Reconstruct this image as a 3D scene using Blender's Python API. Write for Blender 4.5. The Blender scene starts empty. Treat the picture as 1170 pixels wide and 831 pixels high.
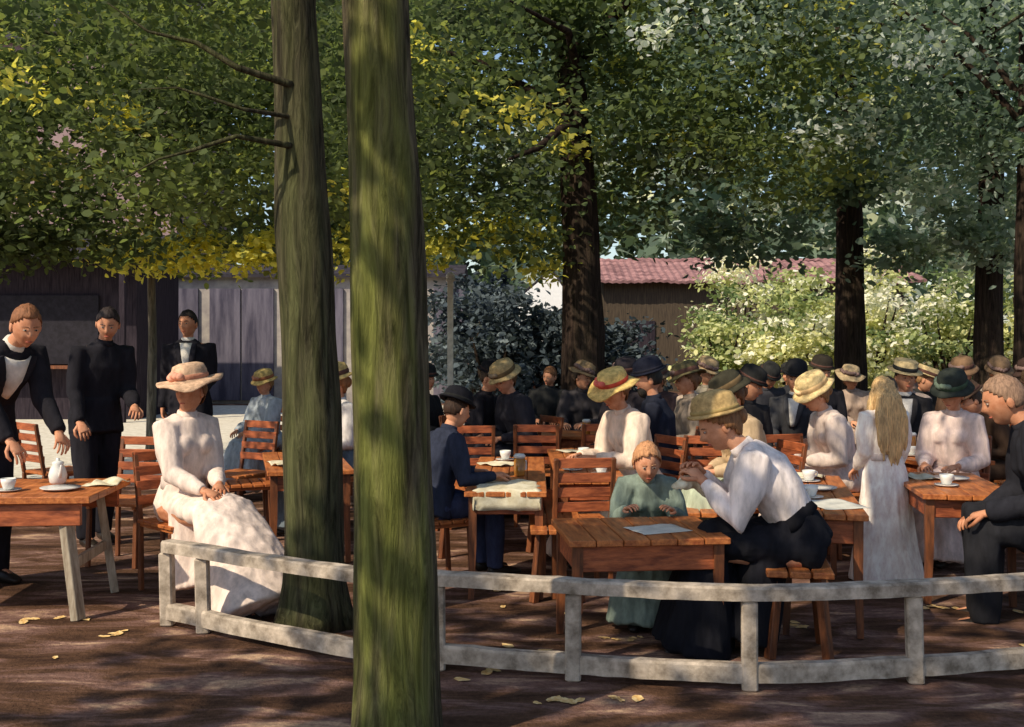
import bpy, math, random
import numpy as np
from mathutils import Vector, Matrix, noise
random.seed(7)
C=bpy.context.scene.collection
RAD=math.radians
# ------------------------------------------------------------------ materials
MATS={}
def nodes(name):
    m=bpy.data.materials.new(name); m.use_nodes=True
    nt=m.node_tree; return m,nt,nt.nodes,nt.links,nt.nodes['Principled BSDF']
def rgb(c): return (c[0],c[1],c[2],1)
def mat(name,c,c2=None,scale=10,stretch=(1,1,1),rough=.85,bump=.3,var=.35,lo=.35,hi=.65,spec=.25,dist=.01):
    key=(name,tuple(c),scale)
    if key in MATS: return MATS[key]
    m,nt,N,L,B=nodes(name)
    if c2 is None: a=[x*(1-var) for x in c]; b=[min(1,x*(1+var)) for x in c]
    else: a=c; b=c2
    tc=N.new('ShaderNodeTexCoord'); mp=N.new('ShaderNodeMapping'); mp.inputs['Scale'].default_value=stretch
    L.new(tc.outputs['Object'],mp.inputs[0])
    n=N.new('ShaderNodeTexNoise'); n.inputs['Scale'].default_value=scale; n.inputs['Detail'].default_value=6; n.inputs['Roughness'].default_value=.65
    L.new(mp.outputs[0],n.inputs['Vector'])
    r=N.new('ShaderNodeValToRGB'); r.color_ramp.elements[0].position=lo; r.color_ramp.elements[1].position=hi
    r.color_ramp.elements[0].color=rgb(a); r.color_ramp.elements[1].color=rgb(b)
    L.new(n.outputs['Fac'],r.inputs[0]); L.new(r.outputs[0],B.inputs['Base Color'])
    bp=N.new('ShaderNodeBump'); bp.inputs['Strength'].default_value=bump; bp.inputs['Distance'].default_value=dist
    L.new(n.outputs['Fac'],bp.inputs['Height']); L.new(bp.outputs[0],B.inputs['Normal'])
    B.inputs['Roughness'].default_value=rough; B.inputs['Specular IOR Level'].default_value=spec
    MATS[key]=m; return m
def cloth(c,var=.24): return mat('cloth',tuple(c),scale=9,stretch=(2,2,.7),rough=.95,bump=.5,var=var,spec=.1,dist=.012)
SKINS=[mat('skin',(.46+.03*i,.18+.02*i,.09+.014*i),(.64+.03*i,.31+.02*i,.18+.015*i),scale=14+i,rough=.6,bump=.1) for i in range(4)]
EYEW=mat('eye_white',(.42,.34,.28),var=.05); EYED=mat('eye_iris',(.03,.02,.015),var=.1,rough=.2)
LIP=mat('lip',(.42,.12,.08),var=.1)
def hairm(c): return mat('hair',tuple(c),scale=30,stretch=(3,3,.4),rough=.6,bump=.8,var=.4)
def straw(c=(.5,.36,.14)): return mat('straw',tuple(c),scale=28,rough=.9,bump=.6,var=.35)
SHOE=mat('shoe_leather',(.02,.015,.012),rough=.4)
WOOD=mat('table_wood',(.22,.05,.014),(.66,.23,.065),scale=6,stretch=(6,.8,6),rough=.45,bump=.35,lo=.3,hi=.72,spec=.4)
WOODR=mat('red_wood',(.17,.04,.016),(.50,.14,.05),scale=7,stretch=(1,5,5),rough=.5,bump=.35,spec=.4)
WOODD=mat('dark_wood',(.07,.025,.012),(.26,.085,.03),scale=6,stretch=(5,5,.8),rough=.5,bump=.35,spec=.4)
WOODL=mat('weathered_wood',(.22,.17,.12),(.46,.40,.31),scale=7,stretch=(4,4,.7),rough=.8,bump=.5)
FENCE=mat('fence_paint',(.19,.15,.11),(.60,.50,.40),scale=6,stretch=(2,2,2),rough=.85,bump=.7,lo=.32,hi=.66)
CHINA=mat('white_china',(.75,.74,.7),var=.05,rough=.2,spec=.5,bump=0)
PAPER=mat('paper',(.66,.64,.56),var=.12,rough=.9)
WHITE=mat('white_paint',(.68,.64,.58),var=.2,rough=.7)
GLASSM=mat('amber_drink',(.4,.17,.03),var=.2,rough=.1,spec=.6,bump=0)

def bark(name,dark,light,lit_tone,lit_amt,lit_dir=(-.1,-1,0),th=.64):
    m,nt,N,L,B=nodes(name)
    tc=N.new('ShaderNodeTexCoord'); mp=N.new('ShaderNodeMapping'); mp.inputs['Scale'].default_value=(1,1,.10)
    L.new(tc.outputs['Object'],mp.inputs[0])
    n=N.new('ShaderNodeTexNoise'); n.inputs['Scale'].default_value=26; n.inputs['Detail'].default_value=8; n.inputs['Roughness'].default_value=.72; n.inputs['Distortion'].default_value=.8
    L.new(mp.outputs[0],n.inputs['Vector'])
    r=N.new('ShaderNodeValToRGB'); e=r.color_ramp.elements; e[0].position=.32; e[1].position=.68; e[0].color=rgb(dark); e[1].color=rgb(light)
    L.new(n.outputs['Fac'],r.inputs[0])
    g=N.new('ShaderNodeNewGeometry'); s=N.new('ShaderNodeVectorMath'); s.operation='DOT_PRODUCT'; s.inputs[1].default_value=lit_dir
    L.new(g.outputs['Normal'],s.inputs[0])
    n2=N.new('ShaderNodeTexNoise'); n2.inputs['Scale'].default_value=6; n2.inputs['Detail'].default_value=6
    mp2=N.new('ShaderNodeMapping'); mp2.inputs['Scale'].default_value=(2.2,2.2,.25); L.new(tc.outputs['Object'],mp2.inputs[0]); L.new(mp2.outputs[0],n2.inputs['Vector'])
    ad=N.new('ShaderNodeMath'); ad.operation='MULTIPLY_ADD'; ad.inputs[1].default_value=.4; L.new(s.outputs['Value'],ad.inputs[0]); L.new(n2.outputs['Fac'],ad.inputs[2])
    mr=N.new('ShaderNodeMapRange'); mr.inputs[1].default_value=th; mr.inputs[2].default_value=th+.34; mr.inputs[3].default_value=0; mr.inputs[4].default_value=lit_amt
    L.new(ad.outputs[0],mr.inputs[0])
    mx=N.new('ShaderNodeMixRGB'); mx.inputs[2].default_value=rgb(lit_tone); L.new(mr.outputs[0],mx.inputs[0]); L.new(r.outputs[0],mx.inputs[1])  # paints a highlight into the bark colour on faces turned one way
    mu=N.new('ShaderNodeMixRGB'); mu.blend_type='MULTIPLY'; mu.inputs[0].default_value=.75; L.new(mx.outputs[0],mu.inputs[1])
    r2=N.new('ShaderNodeValToRGB'); r2.color_ramp.elements[0].position=.36; r2.color_ramp.elements[0].color=(.2,.2,.2,1); r2.color_ramp.elements[1].position=.6
    L.new(n.outputs['Fac'],r2.inputs[0]); L.new(r2.outputs[0],mu.inputs[2]); L.new(mu.outputs[0],B.inputs['Base Color'])
    bp=N.new('ShaderNodeBump'); bp.inputs['Strength'].default_value=1; bp.inputs['Distance'].default_value=.03
    L.new(n.outputs['Fac'],bp.inputs['Height']); L.new(bp.outputs[0],B.inputs['Normal']); B.inputs['Roughness'].default_value=.95; B.inputs['Specular IOR Level'].default_value=.1
    return m
BARK_A=bark('bark_olive_lit',(.06,.048,.03),(.21,.175,.105),(.24,.26,.06),.85,th=.61)
BARK_B=bark('bark_grey',(.035,.03,.02),(.13,.115,.07),(.13,.14,.055),.7)
BARK_C=bark('bark_dark',(.018,.013,.012),(.07,.045,.035),(.06,.05,.03),.4)
BARK_P=bark('bark_pale',(.14,.12,.10),(.33,.29,.23),(.25,.24,.15),.3)

def leafmat(name,stops,transl=.55):
    m,nt,N,L,B=nodes(name)
    at=N.new('ShaderNodeAttribute'); at.attribute_name='tint'
    r=N.new('ShaderNodeValToRGB'); cr=r.color_ramp
    cr.elements[0].position=stops[0][0]; cr.elements[0].color=rgb(stops[0][1]); cr.elements[1].position=stops[-1][0]; cr.elements[1].color=rgb(stops[-1][1])
    for p,c in stops[1:-1]:
        e=cr.elements.new(p); e.color=rgb(c)
    L.new(at.outputs['Fac'],r.inputs[0]); L.new(r.outputs[0],B.inputs['Base Color'])
    B.inputs['Roughness'].default_value=.8; B.inputs['Specular IOR Level'].default_value=.08
    t=N.new('ShaderNodeBsdfTranslucent'); mu=N.new('ShaderNodeMixRGB'); mu.blend_type='MULTIPLY'; mu.inputs[0].default_value=1; mu.inputs[2].default_value=(1.3,1.3,.8,1)
    L.new(r.outputs[0],mu.inputs[1]); L.new(mu.outputs[0],t.inputs[0])
    mx=N.new('ShaderNodeMixShader'); mx.inputs[0].default_value=transl
    L.new(B.outputs[0],mx.inputs[1]); L.new(t.outputs[0],mx.inputs[2]); L.new(mx.outputs[0],N['Material Output'].inputs[0])
    return m
LEAF=leafmat('leaf_green',[(0,(.07,.09,.06)),(.35,(.12,.165,.075)),(.65,(.18,.23,.09)),(.85,(.30,.34,.11)),(1,(.84,.78,.18))])  # yellow top stop paints sunlit clumps into the foliage colour
LEAFB=leafmat('leaf_blue_green',[(0,(.07,.10,.09)),(.4,(.135,.20,.155)),(.7,(.25,.33,.27)),(.88,(.46,.55,.50)),(1,(.80,.85,.84))])  # silvery top stops paint sky gaps and sunlight into the foliage
LEAFD=leafmat('leaf_dark_blue',[(0,(.02,.03,.045)),(.5,(.06,.08,.095)),(1,(.18,.22,.24))],.15)  # dark bluish foliage colour
LEAFY=leafmat('leaf_painted_sun',[(0,(.20,.27,.12)),(.45,(.50,.54,.25)),(.8,(.80,.78,.42)),(1,(.90,.89,.80))],.3)  # pale stops paint the shrubs' sunlit look into their colour

# ------------------------------------------------------------------ geometry buffer
class Buf:
    def __init__(s): s.v=[]; s.f=[]
    def add(s,v,f):
        o=len(s.v); s.v+= [Vector(p) for p in v]; s.f+=[tuple(i+o for i in q) for q in f]
    def tube(s,pts,rad,lat=(1,0,0),n=14,cap=.6):
        P=[Vector(p) for p in pts]; R=[(r,r) if not isinstance(r,tuple) else r for r in rad]
        k=len(P); T=[]
        for i in range(k):
            a=P[max(0,i-1)]; b=P[min(k-1,i+1)]; T.append((b-a).normalized())
        if cap>0:
            P=[P[0]-T[0]*min(R[0])*cap]+P+[P[-1]+T[-1]*min(R[-1])*cap]
            R=[(R[0][0]*.6,R[0][1]*.6)]+R+[(R[-1][0]*.6,R[-1][1]*.6)]; T=[T[0]]+T+[T[-1]]
        v=[];f=[];lat=Vector(lat)
        for p,r,t in zip(P,R,T):
            x=lat-t*lat.dot(t)
            if x.length<.15: x=Vector((0,1,0))-t*t.y
            x.normalize(); y=t.cross(x)
            for j in range(n):
                a=2*math.pi*j/n; v.append(p+x*math.cos(a)*r[0]+y*math.sin(a)*r[1])
        m=len(P)
        for i in range(m-1):
            for j in range(n):
                f.append((i*n+j,i*n+(j+1)%n,(i+1)*n+(j+1)%n,(i+1)*n+j))
        f.append(tuple(range(n-1,-1,-1))); f.append(tuple((m-1)*n+j for j in range(n)))
        s.add(v,f)
    def ell(s,c,r,M=None,nu=14,nv=9,fn=None):
        v=[];f=[];c=Vector(c)
        for i in range(nv+1):
            th=math.pi*i/nv
            for j in range(nu):
                a=2*math.pi*j/nu; d=Vector((math.sin(th)*math.cos(a),math.sin(th)*math.sin(a),math.cos(th)))
                p=Vector((d.x*r[0],d.y*r[1],d.z*r[2]))
                if fn: p=fn(d,p)
                if M: p=M@p
                v.append(c+p)
        for i in range(nv):
            for j in range(nu):
                f.append((i*nu+j,(i+1)*nu+j,(i+1)*nu+(j+1)%nu,i*nu+(j+1)%nu))
        s.add(v,f)
    def box(s,c,d,M=None,b=.004):
        c=Vector(c); hx,hy,hz=d[0]/2,d[1]/2,d[2]/2; b=min(b,hx*.4,hy*.4,hz*.4)
        v=[];f=[]
        lay=[(-hz,b),(-hz+b,0),(hz-b,0),(hz,b)]
        for z,i in lay:
            x=hx-i;y=hy-i
            for p in [(-x+b,-y),(x-b,-y),(x,-y+b),(x,y-b),(x-b,y),(-x+b,y),(-x,y-b),(-x,-y+b)]:
                q=Vector((p[0],p[1],z)); v.append(c+(M@q if M else q))
        for i in range(3):
            for j in range(8): f.append((i*8+j,i*8+(j+1)%8,(i+1)*8+(j+1)%8,(i+1)*8+j))
        f.append(tuple(range(7,-1,-1))); f.append(tuple(24+j for j in range(8)))
        s.add(v,f)
    def beam(s,a,b,w,h,up=(0,0,1),ch=.004):
        a=Vector(a);b=Vector(b); t=(b-a); l=t.length; t.normalize(); up=Vector(up)
        x=t.cross(up)
        if x.length<.01: x=t.cross(Vector((0,1,0)))
        x.normalize(); z=x.cross(t)
        M=Matrix((x,t,z)).transposed()
        s.box((a+b)/2,(w,l,h),M,ch)
    def lathe(s,prof,c=(0,0,0),n=20):
        v=[];f=[]
        for r,z in prof:
            for j in range(n):
                a=2*math.pi*j/n; v.append(Vector(c)+Vector((r*math.cos(a),r*math.sin(a),z)))
        for i in range(len(prof)-1):
            for j in range(n): f.append((i*n+j,i*n+(j+1)%n,(i+1)*n+(j+1)%n,(i+1)*n+j))
        f.append(tuple(range(n-1,-1,-1))); f.append(tuple((len(prof)-1)*n+j for j in range(n)))
        s.add(v,f)
    def mesh(s,name,m,smooth=True):
        me=bpy.data.meshes.new(name); me.from_pydata([tuple(p) for p in s.v],[],s.f); me.update()
        if m: me.materials.append(m)
        if smooth: me.polygons.foreach_set('use_smooth',[True]*len(me.polygons))
        return me
def obj(name,me,parent=None,loc=None,rz=0):
    o=bpy.data.objects.new(name,me); C.objects.link(o)
    if parent: o.parent=parent
    if loc: o.location=loc
    if rz: o.rotation_euler=(0,0,rz)
    return o
def thing(name,label,cat,loc=(0,0,0),rz=0,me=None,group=None,sc=1):
    o=bpy.data.objects.new(name,me); C.objects.link(o); o.location=loc; o.rotation_euler=(0,0,rz); o.scale=(sc,)*3
    o['label']=label; o['category']=cat
    if group: o['group']=group
    return o
def remesh(buf,name,m,vox,wr=0,smooth=2,wscale=(9,9,2.5)):
    me=buf.mesh(name,m); o=bpy.data.objects.new('tmp',me); C.objects.link(o)
    r=o.modifiers.new('r','REMESH'); r.mode='VOXEL'; r.voxel_size=vox; r.use_smooth_shade=True
    sm=o.modifiers.new('s','SMOOTH'); sm.iterations=smooth; sm.factor=.5
    dg=bpy.context.evaluated_depsgraph_get(); dg.update()
    out=bpy.data.meshes.new_from_object(o.evaluated_get(dg)); bpy.data.objects.remove(o); bpy.data.meshes.remove(me)
    out.name=name
    if not out.materials: out.materials.append(m)
    if wr>0:
        off=Vector((random.random()*50,0,0))
        nr=[v.normal.copy() for v in out.vertices]
        for v,nn in zip(out.vertices,nr):
            p=v.co; q=Vector((p.x*wscale[0],p.y*wscale[1],p.z*wscale[2]))+off
            v.co=p+nn*wr*(noise.noise(q)+.5*noise.noise(q*2.3)+.15)
        out.update()
    out.polygons.foreach_set('use_smooth',[True]*len(out.polygons))
    return out
def joinbuf(me,buf):
    import bmesh
    bm=bmesh.new(); bm.from_mesh(me); vs=[bm.verts.new(p) for p in buf.v]
    for q in buf.f:
        try: fc=bm.faces.new([vs[i] for i in q]); fc.smooth=True
        except ValueError: pass
    bm.to_mesh(me); bm.free(); return me

# ------------------------------------------------------------------ people
def gs(d2,s): return math.exp(-d2/(2*s*s))
def headfn(d,p):
    x,y,z=p
    if d.z<0: x*=1-.28*(-d.z)**1.3
    if d.z<0 and d.y<0: y*=1-.25*(-d.z)
    if d.y>0: y*=.97; x*=1-.06*d.y
    n=gs((d.x*1.25)**2+((d.z+.13)*1.0)**2,.10)*.025+gs((d.x*1.8)**2+((d.z-.08))**2,.13)*.008
    n-= (gs((d.x-.38)**2+(d.z-.12)**2,.13)+gs((d.x+.38)**2+(d.z-.12)**2,.13))*.008
    n+= gs((d.z-.32)**2+(d.x*.5)**2,.12)*.003
    n+= gs((d.x*.7)**2+(d.z+.46)**2,.07)*.005
    n-= gs((d.x*.7)**2+(d.z+.58)**2,.05)*.004
    n+= gs((d.x)**2+(d.z+.80)**2,.16)*.016
    n+= (gs((d.x-.5)**2+(d.z+.16)**2,.17)+gs((d.x+.5)**2+(d.z+.16)**2,.17))*.005
    y+=n*(1 if d.y>0 else 0)
    return Vector((x,y,z))
def hand(b,w,dr,pn,side,curl=.5):
    dr=dr.normalized(); pn=(pn-dr*pn.dot(dr)).normalized(); lat=dr.cross(pn)*1.0
    b.tube([w-dr*.01,w+dr*.035,w+dr*.08],[(.024,.019),(.034,.016),(.038,.012)],lat,8)
    for i,l in enumerate([.064,.073,.068,.051]):
        o=(i-1.5)*.0195; base=w+dr*(.077-abs(i-1.3)*.004)+lat*o*(-side)
        d=(dr+lat*(-side)*o*4).normalized(); pts=[base]; p=base; a=0
        for k,fr in enumerate((.45,.32,.23)):
            a+=curl*(.5 if k==0 else .75); dd=(d*math.cos(a)+pn*math.sin(a)); p=p+dd*l*fr; pts.append(p)
        b.tube(pts,[.0084,.008,.0074,.0058],lat,6)
    tl=lat*side; b0=w+dr*.022+tl*.022
    b.tube([b0,b0+(dr*.5+tl*.75).normalized()*.036+pn*.008,b0+(dr*.75+tl*.6).normalized()*.058+pn*.022,b0+(dr*.95+tl*.4).normalized()*.075+pn*.032],[.013,.011,.0095,.0072],lat,6)
def ik(S,W,l1,l2,pole):
    d=W-S; D=d.length
    if D>(l1+l2)*.985: W=S+d*((l1+l2)*.985/D); d=W-S; D=d.length
    t=d/D; a=(l1*l1-l2*l2+D*D)/(2*D); h=math.sqrt(max(0,l1*l1-a*a))
    p=pole-t*pole.dot(t); p.normalize(); return S+t*a+p*h, W
def person(label,x,y,head,pose='sit',s=1,fem=True,lean=5,hy=0,hp=8,hl=None,hr=None,top=(.6,.55,.5),bot=None,
           hat=None,hatc=(.5,.36,.14),band=(.1,.05,.04),hair=(.06,.035,.02),hairstyle='short',shirt=False,vox=.014,stride=0,seat=.45,kneespread=.1,wr=.014,chair=None,roll=None,puff=.03,group=None,tilt=0,beard=False,legs=None,slim=1,hatr=0,hs=None,shw=1,hk=1,bulk=0):
    if bot is None: bot=top
    if roll is None: roll=random.uniform(-6,6)
    if hs is None: hs=random.uniform(.84,1.0)
    z0=0 if pose=='stand' else seat-.45*s
    root=thing('person',label,'person',(x,y,z0),RAD(head),sc=s,group=group)
    pz=.93 if pose=='stand' else .54
    th=RAD(lean); P=[Vector((0,0,pz))]; seg=[.13,.14,.11,.10,.055]; an=[.45,.8,1.0,1.1,1.15]
    for l,a in zip(seg,an):
        P.append(P[-1]+Vector((math.sin(RAD(roll))*l*a,math.sin(th*a)*l,math.cos(th*a)*l)))
    hw=.146*slim if fem else .168+bulk*.6
    u=(P[4]-P[3]).normalized(); lat=Vector((1,0,0)); fw=lat.cross(u)*-1
    if fw.y<0: fw=-fw
    body=Buf()
    wa=.112*slim if fem else .135
    TR=[(.16*slim,.11),(wa,.088),(.138*slim if fem else .15,.105),(.15*slim if fem else .165,.11),(.105 if fem else .12,.068),(.05,.05)]
    body.tube(P,TR,lat,16,.4)
    nk=P[5]; hc=nk+Vector((0,math.sin(th*1.1+RAD(hp)*.35)*.14+.012,math.cos(th*1.1+RAD(hp)*.35)*.14))
    body.tube([P[4],nk,hc-Vector((0,.01,.03))],[.055,.048,.047],lat,12)
    if fem:
        for sx in(-1,1): body.ell(P[3]+lat*sx*.062+fw*.08-u*.01,(.05,.042,.05))
    S={};E={};W={}
    for sx in(-1,1):
        S[sx]=P[4]+lat*sx*hw-u*.02
        t=hl if sx<0 else hr
        if t is None: t=(sx*.23,.05,.79) if pose=='stand' else (sx*random.uniform(.06,.16),random.uniform(.3,.4),.69)
        pl=Vector((sx*(.15 if pose=='stand' else .4),-.45,-1))
        E[sx],W[sx]=ik(S[sx],Vector(t),.285,.25,pl)
        body.tube([P[4]+lat*sx*.07,S[sx],(S[sx]+E[sx])/2,E[sx],E[sx].lerp(W[sx],.35),W[sx]],[.045,.046,.043,.037,.038,.024],lat,10)
    HP={};K={};A={}
    for sx in(-1,1):
        HP[sx]=Vector((sx*.088,0,pz-.02))
        if pose=='stand':
            st=stride*sx; K[sx]=Vector((sx*.095,.03+st*.5,.49)); A[sx]=Vector((sx*.1,st-.01,.085))
        else:
            K[sx]=Vector((sx*kneespread,.43,.51)); A[sx]=Vector((sx*kneespread*1.05,.44 if not legs else legs,.085))
        body.tube([HP[sx],HP[sx].lerp(K[sx],.5),K[sx],K[sx].lerp(A[sx],.35),A[sx]],[.085,.074,.055,.052,.036],lat,10)
        body.tube([A[sx]-Vector((0,.03,.03)),A[sx]+Vector((0,.06,-.04)),A[sx]+Vector((0,.16,-.06))],[.035,.036,.025],lat,10)
    me=remesh(body,'body',random.choice(SKINS),vox,0,2)
    ex=Buf()
    HR=Matrix.Rotation(-th*.5-RAD(hp),3,'X'); HR=Matrix.Rotation(RAD(hy),3,'Z')@Matrix.Rotation(RAD(roll*.7),3,'Y')@HR
    hc2=hc; HS=HR*hk   # head rotation, with head size factor for children
    ex.ell(hc2,(.075,.096,.117),HS,40,30,headfn)
    for sx in(-1,1): ex.ell(hc2+HS@Vector((sx*.076,-.008,-.008)),(.009,.02,.031),HS,8,6)
    for sx in(-1,1):
        dr=(W[sx]-E[sx]).normalized(); dr=(dr+Vector((-sx*.25,.15,-.05))).normalized()
        pn=Vector((-sx*1,.2,-.1)) if pose=='stand' and abs(dr.z)>.75 else Vector((-sx*.3,0,-1))
        hand(ex,W[sx],dr,pn,-sx,random.uniform(.5,.75))
    joinbuf(me,ex); me.polygons.foreach_set('use_smooth',[True]*len(me.polygons)); obj('body',me,root)
    for sx in(-1,1):
        b=Buf(); b.ell(hc2+HS@Vector((sx*.029,.0835,.014)),(.0115,.006,.005),HS,10,8); e=obj('eye',b.mesh('eye',EYEW),root)
        b=Buf(); b.ell(hc2+HS@Vector((sx*.029,.0875,.014)),(.0055,.004,.0048),HS,8,6); obj('iris',b.mesh('iris',EYED),e)
        b=Buf(); b.tube([hc2+HS@Vector((sx*.013,.089,.032)),hc2+HS@Vector((sx*.03,.088,.036)),hc2+HS@Vector((sx*.046,.077,.032))],[.0025,.003,.0018],(0,0,1),6); obj('eyebrow',b.mesh('eyebrow',hairm(tuple(c*.9+.03 for c in hair))),root)
    b=Buf(); b.ell(hc2+HS@Vector((0,.088,-.055)),(.02,.007,.0045),HS,12,6); obj('mouth',b.mesh('mouth',LIP),root)
    t=Buf(); I=(.02 if fem else .026)+bulk
    tp=P[:5]+[P[4]+u*.04]; tr=[(TR[0][0]+I,TR[0][1]+I),(TR[1][0]+I,TR[1][1]+I),(TR[2][0]+I,TR[2][1]+I),(TR[3][0]+I,TR[3][1]+I),(.132 if fem else .155+bulk,.094+bulk*.5),(.088,.078)]
    if fem and bot!=top: tp=tp[1:]; tr=tr[1:]
    t.tube(tp,tr,lat,18,.15)
    if not fem:
        t.tube([P[1],P[0],P[0]-Vector((0,-.02 if pose=='stand' else .02,.13 if pose=='stand' else .07))],[(wa+.03+bulk,.13+bulk),(.188+bulk,.145+bulk),(.198+bulk*1.5,.155+bulk)],lat,16,.05)
    if fem:
        for sx in(-1,1): t.ell(P[3]+lat*sx*.06+fw*.085-u*.01,(.064,.055,.064))
    for sx in(-1,1):
        pf=puff if fem else .010+bulk*.5; end=E[sx].lerp(W[sx],.95)
        t.tube([P[4]+lat*sx*.05-u*.005,S[sx],S[sx].lerp(E[sx],.5),E[sx],E[sx].lerp(W[sx],.5),end],[.076,.07+pf*.6,.055+pf,.05+pf*.5,.044+pf*.4,.034 if fem else .038],lat,12,.15)
    obj('dress' if (fem and bot==top) else ('blouse' if fem else 'jacket'),remesh(t,'top',cloth(top),vox,wr,1),root)
    if fem:
        k=Buf()
        if pose=='stand':
            k.tube([P[1],P[0],Vector((0,0,.6)),Vector((0,.0,.3)),Vector((0,-.02,.03))],[(wa+.022,.112),(.19,.15),(.22,.2),(.26,.24),(.31,.29)],lat,28,.0)
        else:
            L_=.43 if not legs else legs
            k.tube([P[1],P[0]],[(wa+.026,.118),(.195*slim,.155)],lat,20,.3)
            k.tube([Vector((0,-.05,.53)),Vector((0,.2,.545)),Vector((0,.44,.545))],[(.19*slim,.12),(.2*slim,.1),(.19,.09)],lat,20,.4)
            k.tube([Vector((0,.42,.56)),Vector((0,L_*.5+.24,.35)),Vector((0,L_+.07,.05))],[(.19,.1),(.225,.15),(.30,.2)],lat,22,.05)
            k.tube([Vector((0,.15,.52)),Vector((0,.2,.3)),Vector((0,.25,.1))],[(.17,.1),(.19,.13),(.2,.16)],lat,20,.05)
        obj('skirt',remesh(k,'skirt',cloth(bot),vox*1.1,wr*2.0,3,(11,11,1.6)),root)
        wb=Buf(); wb.tube([P[1]-u*.03,P[1],P[1]+u*.03],[(wa+.04,.128),(wa+.034,.122),(wa+.034,.122)],lat,22,.0)
        obj('belt',wb.mesh('belt',cloth(tuple(c*.75 for c in bot))),root)
    else:
        k=Buf()
        k.tube([P[1]-u*.05,P[0],P[0]-Vector((0,0,.04))],[(.14,.1),(.175,.125),(.15,.11)],lat,14,.2)
        for sx in(-1,1): k.tube([HP[sx],HP[sx].lerp(K[sx],.5),K[sx],K[sx].lerp(A[sx],.5),A[sx]-Vector((0,0,.02))],[.1+bulk,.092+bulk,.076+bulk,.07+bulk*.5,.062],lat,12,.1)
        obj('trousers',remesh(k,'trousers',cloth(bot),vox,wr,1),root)
    for sx in(-1,1):
        b=Buf(); b.tube([A[sx]+Vector((0,-.04,-.045)),A[sx]+Vector((0,.05,-.045)),A[sx]+Vector((0,.13,-.055)),A[sx]+Vector((0,.19,-.062))],[(.036,.04),(.042,.042),(.044,.028),(.03,.02)],lat,12,.5)
        b.tube([A[sx]+Vector((0,-.01,-.03)),A[sx]+Vector((0,-.01,.05))],[.045,.04],(1,0,0),10,.2)
        obj('shoe',b.mesh('shoe',SHOE),root)
    if shirt:
        b=Buf(); v=[];f=[]
        def dp(q): return .13+.012*math.sin(q*3.1)-(.045*max(0,q-.55)/.45)
        for i in range(7):
            q=i/6; pp=P[2].lerp(P[4]+u*.03,q); w=(.014+.045*q)*shw
            for j in range(7):
                a=(j/6-.5)*2; v.append(pp+lat*a*w+fw*(dp(q)+I*.9-.02*a*a*shw*shw))
        for i in range(6):
            for j in range(6): f.append((i*7+j,i*7+j+1,(i+1)*7+j+1,(i+1)*7+j))
        b.add(v,f); o=obj('shirt_front',b.mesh('shirt',WHITE),root)
        sol=o.modifiers.new('s','SOLIDIFY'); sol.thickness=.008
        for sx in(-1,1):
            b=Buf(); pts=[];rr=[]
            for i in range(7):
                q=i/6; pp=P[2].lerp(P[4]+u*.03,q)
                pts.append(pp+lat*sx*(.022+.05*q)*shw+fw*(dp(q)+I*.85-.012-.02*(shw*shw-1))); rr.append((.012+.02*math.sin(q*2.6),.010))
            b.tube(pts,rr,lat,8,.3); obj('lapel',b.mesh('lapel',cloth(tuple(c*1.2 for c in top))),root)
    b=Buf(); b.tube([nk-u*.025,nk+u*.025],[(.066,.066),(.056,.058)],lat,16,.0)
    obj('collar',b.mesh('collar',WHITE if shirt else cloth(top)),root)
    vol=1.07 if not fem else 1.17
    b=Buf(); b.ell(hc2+HS@Vector((0,-.006,.004)),(.077*vol,.098*vol,.12*(vol*.97)),HS,30,24,lambda d,p: headfn(d,p)*(1+.06*noise.noise(d*6)))
    ci=HR.inverted()
    dirs=[(ci@(p-hc2)) for p in b.v]
    def k_(p):
        d=Vector((p.x/.09,p.y/.11,p.z/.13)); d.normalize(); return d.z*.85-d.y*.9>-.12+.08*noise.noise(p*60) and d.z>(-.75 if fem else -.5)
    b.f=[q for q in b.f if all(k_(dirs[i]) for i in q)]
    if fem and hairstyle!='long': b.ell(hc2+HS@Vector((0,-.105,-.0)),(.05,.045,.05),HS)
    o=obj('hair',b.mesh('hair',hairm(hair)),root)
    so=o.modifiers.new('s','SOLIDIFY'); so.thickness=.006
    if hairstyle=='long':
        bk=hc2+Vector((0,-.09,0)); b=Buf()
        b.tube([hc2+HR@Vector((0,-.03,.07)),bk+Vector((0,-.015,-.06)),bk+Vector((0,-.035,-.18)),bk+Vector((.01,-.05,-.32)),bk+Vector((.01,-.055,-.44))],[(.085,.07),(.112,.06),(.13,.05),(.115,.045),(.085,.03)],lat,24)
        for i in range(9):
            a=(i-4)*.026; l=.40+.05*math.sin(i*2.3)+.03*(4-abs(i-4)); b.tube([bk+Vector((a*.9,-.035,-.05)),bk+Vector((a*1.25,-.07,-.22)),bk+Vector((a*1.15+.01*math.sin(i*3),-.088,-l)),bk+Vector((a*.95+.015*math.sin(i*5),-.085,-l-.10))],[(.02,.018),(.022,.02),(.02,.015),(.006,.005)],lat,8)
        for sx in(-1,1): b.tube([hc2+Vector((sx*.07,-.02,.02)),hc2+Vector((sx*.10,-.01,-.10)),hc2+Vector((sx*.135,-.04,-.22)),hc2+Vector((sx*.14,-.07,-.36))],[.035,.034,.03,.01],lat,10)
        obj('long_hair',remesh(b,'long_hair',hairm(hair),.007,.012,1,(45,45,3)),root)
    if beard:
        b=Buf(); b.ell(hc2+HR@Vector((0,.058,-.085)),(.048,.038,.05),HR); obj('beard',b.mesh('beard',hairm(hair)),root)
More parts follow.
